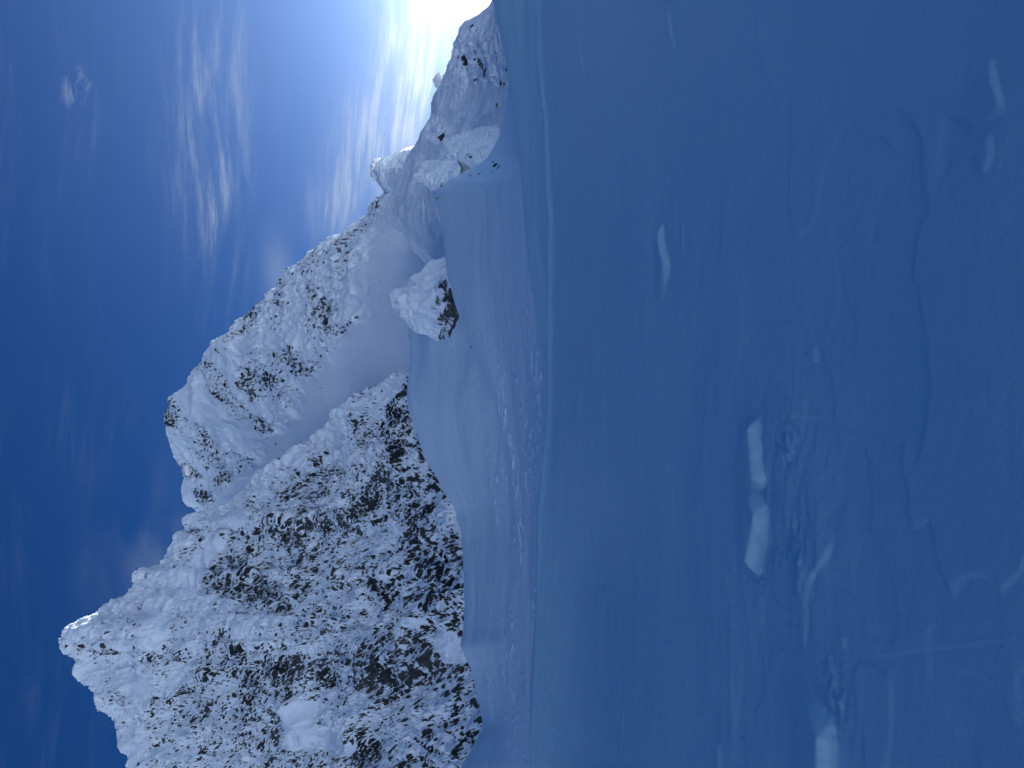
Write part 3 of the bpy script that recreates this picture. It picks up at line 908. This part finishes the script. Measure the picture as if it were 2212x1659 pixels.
# stones on the shoulder and ridge: (X, Y, width in photograph units)
STONES = [(988, 124, 7), (1009, 126, 13), (1027, 115, 7), (1025, 129, 4), (1014, 144, 12), (1042, 141, 13), (1049, 152, 14), (1061, 121, 8), (1048, 127, 5),
          (1073, 129, 6), (1071, 113, 3), (1096, 146, 8), (1034, 172, 10), (1026, 174, 5), (1081, 180, 8), (1088, 185, 6), (1073, 227, 8), (1019, 57, 8), (955, 294, 9), (960, 290, 5),
          (950, 297, 4)]
SH.reproject(); SH.renormal()
for x, y, w in STONES:
    P, n, k = SH.at(x, y)
    put_rock(SH.ob, P, n, w * k * 1.25, 0.05)
NR.reproject(); NR.renormal()
for x, y, w in [(1068, 350, 11), (1071, 357, 12), (1075, 362, 8), (944, 425, 8), (947, 429, 6), (1037, 374, 6), (1015, 380, 6), (1062, 372, 4)]:
    P, n, k = NR.at(x, y)
    put_rock(NR.ob, P, n, w * k * 0.85, 0.1)
MS.reproject(); MS.renormal()
for x, y, w in [(1017, 750, 7), (976, 756, 4), (960, 742, 5)]:
    P, n, k = MS.at(x, y)
    put_rock(MS.ob, P, n, w * k * 0.6, 0.1)

FAR_ROCKS = [(475, 755, 18), (544, 762, 12), (446, 787, 14), (495, 786, 8), (629, 752, 20), (597, 769, 20), (580, 820, 24), (517, 830, 16), (737, 626, 8), (751, 627, 10), (699, 643, 10),
             (623, 654, 6), (662, 660, 6), (586, 708, 12), (606, 729, 8), (665, 710, 14), (712, 702, 9), (700, 691, 10), (558, 720, 7), (630, 792, 9), (674, 799, 9), (768, 719, 9), (651, 761, 10),
             (547, 861, 24), (491, 832, 12), (490, 856, 8), (500, 867, 9), (525, 881, 12), (366, 901, 6), (373, 911, 5), (377, 939, 7), (446, 1010, 16), (468, 1037, 12), (441, 1072, 14),
             (624, 916, 12), (595, 959, 7), (695, 837, 10), (406, 1017, 8), (494, 1084, 8), (641, 842, 9), (705, 596, 8), (758, 548, 7), (690, 555, 7), (718, 600, 12), (640, 620, 8)]
ER.reproject(); ER.renormal()
count = 0
for x, y, w in FAR_ROCKS:
    m = max(1, int(w / 4))
    for j in range(m):
        jx, jy = (random.gauss(0, w * 0.30), random.gauss(0, w * 0.22)) if m > 1 else (0, 0)
        P, n, k = ER.at(x + jx, y + jy)
        put_rock(ER.ob, P, n, (w if m == 1 else w * random.uniform(0.2, 0.5)) * k * 0.66, 0.1)
        count += 1

def scatter(L, number, ok, lo, hi, seed):
    r = np.random.default_rng(seed)
    vis = (L.Q < 2.98) & (L.Y > -10) & (L.Y < 1670) & ok
    w = np.where(vis, np.maximum(L.rk - 0.16, 0) ** 2, 0).ravel()
    idx = r.choice(w.size, size=number * 3, replace=False, p=w / w.sum())
    pts = L.P.reshape(-1, 3); nn = L.N.reshape(-1, 3); used = []
    for i in idx:
        p = pts[i]
        if any(np.abs(p - q).sum() < 5.0 for q in used): continue
        used.append(p)
        put_rock(L.ob, p, nn[i], r.uniform(lo, hi) * (0.6 + 0.4 * r.random()), 0.25)
        if len(used) >= number: break
scatter(ER, 290 - count, (ER.X < 800) & (ER.Y > 480), 0.6, 1.9, 1)
MT.reproject(); MT.renormal()
scatter(MT, 290, MT.X < 1080, 0.6, 1.5, 2)

# ------------------------------------------------------------------ rime boulders, pinnacles and the outcrop: things of their own
def rime_body(name, seed, subdiv, cuts, rough, mat, parent=None):
    bm = bmesh.new()
    bmesh.ops.create_icosphere(bm, subdivisions=subdiv, radius=1.0)
    co = np.array([v.co for v in bm.verts])
    r = random.Random(seed)
    d = np.ones(len(co))
    for k in range(cuts):
        n = np.array(Vector((r.gauss(0, 1), r.gauss(0, 1), r.gauss(0, 1))).normalized())
        h = r.uniform(0.62, 0.9)
        c = co @ n
        d = np.minimum(d, np.where(c > 0.05, h / np.maximum(c, 0.05), 9))
    d = d * (1 + 0.16 * fbm(co * 1.3, 2, 0.5, seed) + rough * fbm(co * 4.5, 4, 0.6, seed + 3))
    for v, k in zip(bm.verts, d): v.co *= k
    me = bpy.data.meshes.new(name); bm.to_mesh(me); bm.free()
    me.materials.append(mat)
    for p in me.polygons: p.use_smooth = True
    o = bpy.data.objects.new(name, me); COL.objects.link(o)
    if parent: o.parent = parent
    return o

def boulder(X, Y, depth, half_x, half_y, label, seed, rocks=(), lean=0.0, deep=None, group=None, name='rime_boulder', cat='boulder', subdiv=6):
    """half_x / half_y: half extent up-down and across, in photograph units"""
    k = depth * TAN / 1106 * 1.04
    c = unproject(X, Y, depth)
    root = bpy.data.objects.new(name, None); COL.objects.link(root)
    root.location = (c[0], c[1], c[2] - half_x * k * 0.8)
    tag(root, label, cat, group)
    b = rime_body('rime_crust', seed, subdiv, 8, 0.17, M_RIME, root)
    b.location = (0, 0, half_x * k * 0.8)
    b.scale = (half_y * k * 1.08, (deep or (half_x + half_y) / 2) * k, half_x * k * 1.08)
    b.rotation_euler = (0, lean, 0)
    for (rx, ry, w) in rocks:
        # bare stones showing through on the near side
        dx, dz = -(ry - Y) * k, -(rx - X) * k
        q = 1 - (dx / (half_y * k)) ** 2 - (dz / (half_x * k)) ** 2
        dy = -math.sqrt(max(q, 0.02)) * (deep or (half_x + half_y) / 2) * k * 0.86
        n = Vector((dx, dy, dz)).normalized()
        put_rock(root, (dx, dy, dz + half_x * k * 0.8), n, w * k * 0.6, 0.1)
    return root

boulder(1010, 56, 249, 9, 10, 'small rime knob on the shoulder skyline closest to the sun', 61, [], subdiv=5)
boulder(948, 172, 252, 12, 13, 'upper of two stacked rime knobs on the shoulder skyline', 62, (), subdiv=5)
boulder(952, 186, 250, 13, 10, 'lower of two stacked rime knobs on the shoulder skyline', 63, [], subdiv=5)
boulder(985, 112, 249, 8, 8, 'tiny rime lump on the skyline above the cluster of dark stones', 64, [], subdiv=4)
boulder(824, 374, 350, 21, 30, 'pale rime pinnacle jutting above the far ridge, glowing beside the sun', 65, [(845, 395, 7), (838, 408, 5), (835, 365, 4)], lean=-0.4, name='rime_pinnacle', cat='pinnacle')
boulder(411, 1128, 425, 11, 9, 'small rime tooth standing in the notch between the two summits', 66, (), name='rime_pinnacle', cat='pinnacle', subdiv=5)
boulder(152, 1372, 438, 17, 22, 'rime mushroom crowning the highest summit', 67, [], name='rime_pinnacle', cat='pinnacle', subdiv=5)
boulder(308, 1244, 410, 10, 9, 'small pointed rime horn on the ridge below the summit', 68, (), name='rime_pinnacle', cat='pinnacle', subdiv=5)
boulder(406, 1016, 548, 10, 12, 'rounded rime block overhanging the far ridge crest', 69, [], subdiv=4)

def rock_mound(name, label, cat, crest, low_x, d_low, d_mid, d_top, step, k, veins, rocks, rock_k, bare=0.72):
    """a crag grown from its skyline: crest (Y, X) points, its foot at low_x, k = size of the relief"""
    y0, y1 = crest[0][0], crest[-1][0]
    cols = np.arange(y0, y1, step)
    mid_y = (y0 + y1) / 2
    L = Layer([('img', [(y0, low_x), (y1, low_x)], [(y0, d_low[0]), (y1, d_low[0])]),
               ('img', [(c[0], 0.5 * c[1] + 0.5 * (low_x - 10)) for c in crest], [(y0, d_mid[0]), (mid_y, d_mid[1]), (y1, d_mid[0])]),
               ('img', crest, [(y0, d_top[0]), (mid_y, d_top[1]), (y1, d_top[0])]),
               ('off', 0.3, 3 * k + 1, -1), ('off', 1, 9 * k, -12)], [100, 120, 16, 10], cols)
    p = L.flat(); X, Y = L.X.ravel(), L.Y.ravel()
    lump = fbm(p / (3.4 * k), 4, 0.5, 101)
    rid = ridged((p * (1, 1, 0.7) + 3) / (7.0 * k), 2, 0.45, 102)
    block = ridged(p / (2.4 * k, 2.4 * k, 1.5 * k), 3, 0.55, 103)
    feather = ridged((p[:, [0, 1, 2]] * (1.0, 1.0, 0.5) + p[:, [2, 0, 0]] * (0.5, 0, 0)) / (0.9 * k), 2, 0.5, 105)
    v = region(L.X, L.Y, veins, 0.6).ravel() if veins else 0 * X
    L.push(k * (0.9 * lump + 2.4 * (rid - 0.5) + 0.6 * (block - 0.5) + 0.14 * feather))
    L.renormal()
    steep = 1 - L.N[..., 2].ravel()
    n1 = fbm(p / (1.3 * k, 1.3 * k, 1.0 * k), 4, 0.62, 104)
    rk = bare * v + 0.38 * n1 * (0.15 + 0.85 * v) + 0.14 * (steep - 0.6) - 0.01
    root = bpy.data.objects.new(name, None); COL.objects.link(root)
    base = L.P[0].mean(0); root.location = base
    tag(root, label, cat)
    L.P = L.P - base
    L.build('rime_crust', M_OUT, attrs={'rock': rk}, parent=root)
    L.P = L.P + base; L.reproject()
    for (x, y, w) in rocks:
        P, n, kk = L.at(x, y, 2.0)
        put_rock(root, P - base, n, w * kk * rock_k, 0.1, (random.uniform(0.9, 1.3), random.uniform(0.5, 0.9), 0.7))

rock_mound('rock_outcrop', 'pointed rock outcrop with rime cap and dark bare foot, on the middle of the slope', 'outcrop',
    [(548, 1000), (558, 978), (565, 962), (573, 932), (585, 922), (592, 916), (598, 892), (610, 888), (622, 882), (630, 862), (642, 849), (655, 850), (668, 862), (685, 876),
     (700, 892), (715, 914), (728, 940), (740, 976), (750, 1008), (762, 1036), (775, 1060)], 1090, (158,), (171, 160), (182, 176), 0.9, 1.0,
    [(1000, 700, 34, 1.0), (985, 672, 26, 1.0), (975, 640, 20, 1.0), (960, 690, 24, .7), (968, 725, 24, .8), (935, 630, 12, .5), (960, 618, 16, .8), (925, 640, 12, .5), (1000, 735, 20, .9),
     (955, 655, 22, .6), (950, 580, 7, .7)],
    [(968, 633, 12), (975, 650, 14), (984, 690, 12), (997, 700, 14), (1003, 716, 12), (990, 712, 9), (950, 700, 9), (962, 716, 10), (977, 720, 10), (986, 732, 12), (1000, 735, 9),
     (940, 628, 6), (955, 622, 7), (963, 612, 6), (930, 640, 5), (975, 668, 8), (946, 668, 5), (958, 678, 6), (990, 655, 8), (940, 655, 4), (905, 702, 3), (972, 700, 7)], 0.5)
rock_mound('rime_boulder', 'largest rime-plastered boulder on the snow ridge, right of its smaller twin', 'boulder',
    [(278, 1066), (283, 1034), (288, 1012), (294, 992), (300, 978), (310, 969), (322, 963), (336, 961), (350, 966), (362, 975), (376, 988), (390, 1000), (400, 1018), (408, 1040), (414, 1062)],
    1084, (143,), (149, 143), (154, 150), 0.8, 0.7,
    [(1030, 322, 9, .7), (1048, 318, 7, .7), (1017, 339, 7, .8), (980, 337, 5, .7), (998, 366, 7, .8), (1018, 380, 8, .7), (1040, 374, 6, .6), (1016, 318, 6, .5)],
    [(1017, 339, 7), (979, 337, 4), (998, 366, 6), (1038, 330, 5), (1042, 320, 5), (1015, 380, 6), (1037, 374, 5)], 0.5, 0.5)
rock_mound('rime_boulder', 'smaller pointed rime boulder at the top end of the curved ridge edge', 'boulder',
    [(344, 985), (348, 962), (351, 934), (354, 922), (362, 912), (372, 904), (381, 898), (388, 903), (396, 915), (404, 930), (412, 950), (420, 975)],
    995, (142,), (148, 144), (152, 149), 0.7, 0.5,
    [(905, 394, 6, .6), (912, 400, 5, .6), (957, 398, 8, .9), (975, 396, 9, .9), (942, 405, 5, .6)],
    [(956, 397, 7), (976, 396, 8), (908, 396, 3), (920, 402, 3)], 0.5, 0.5)
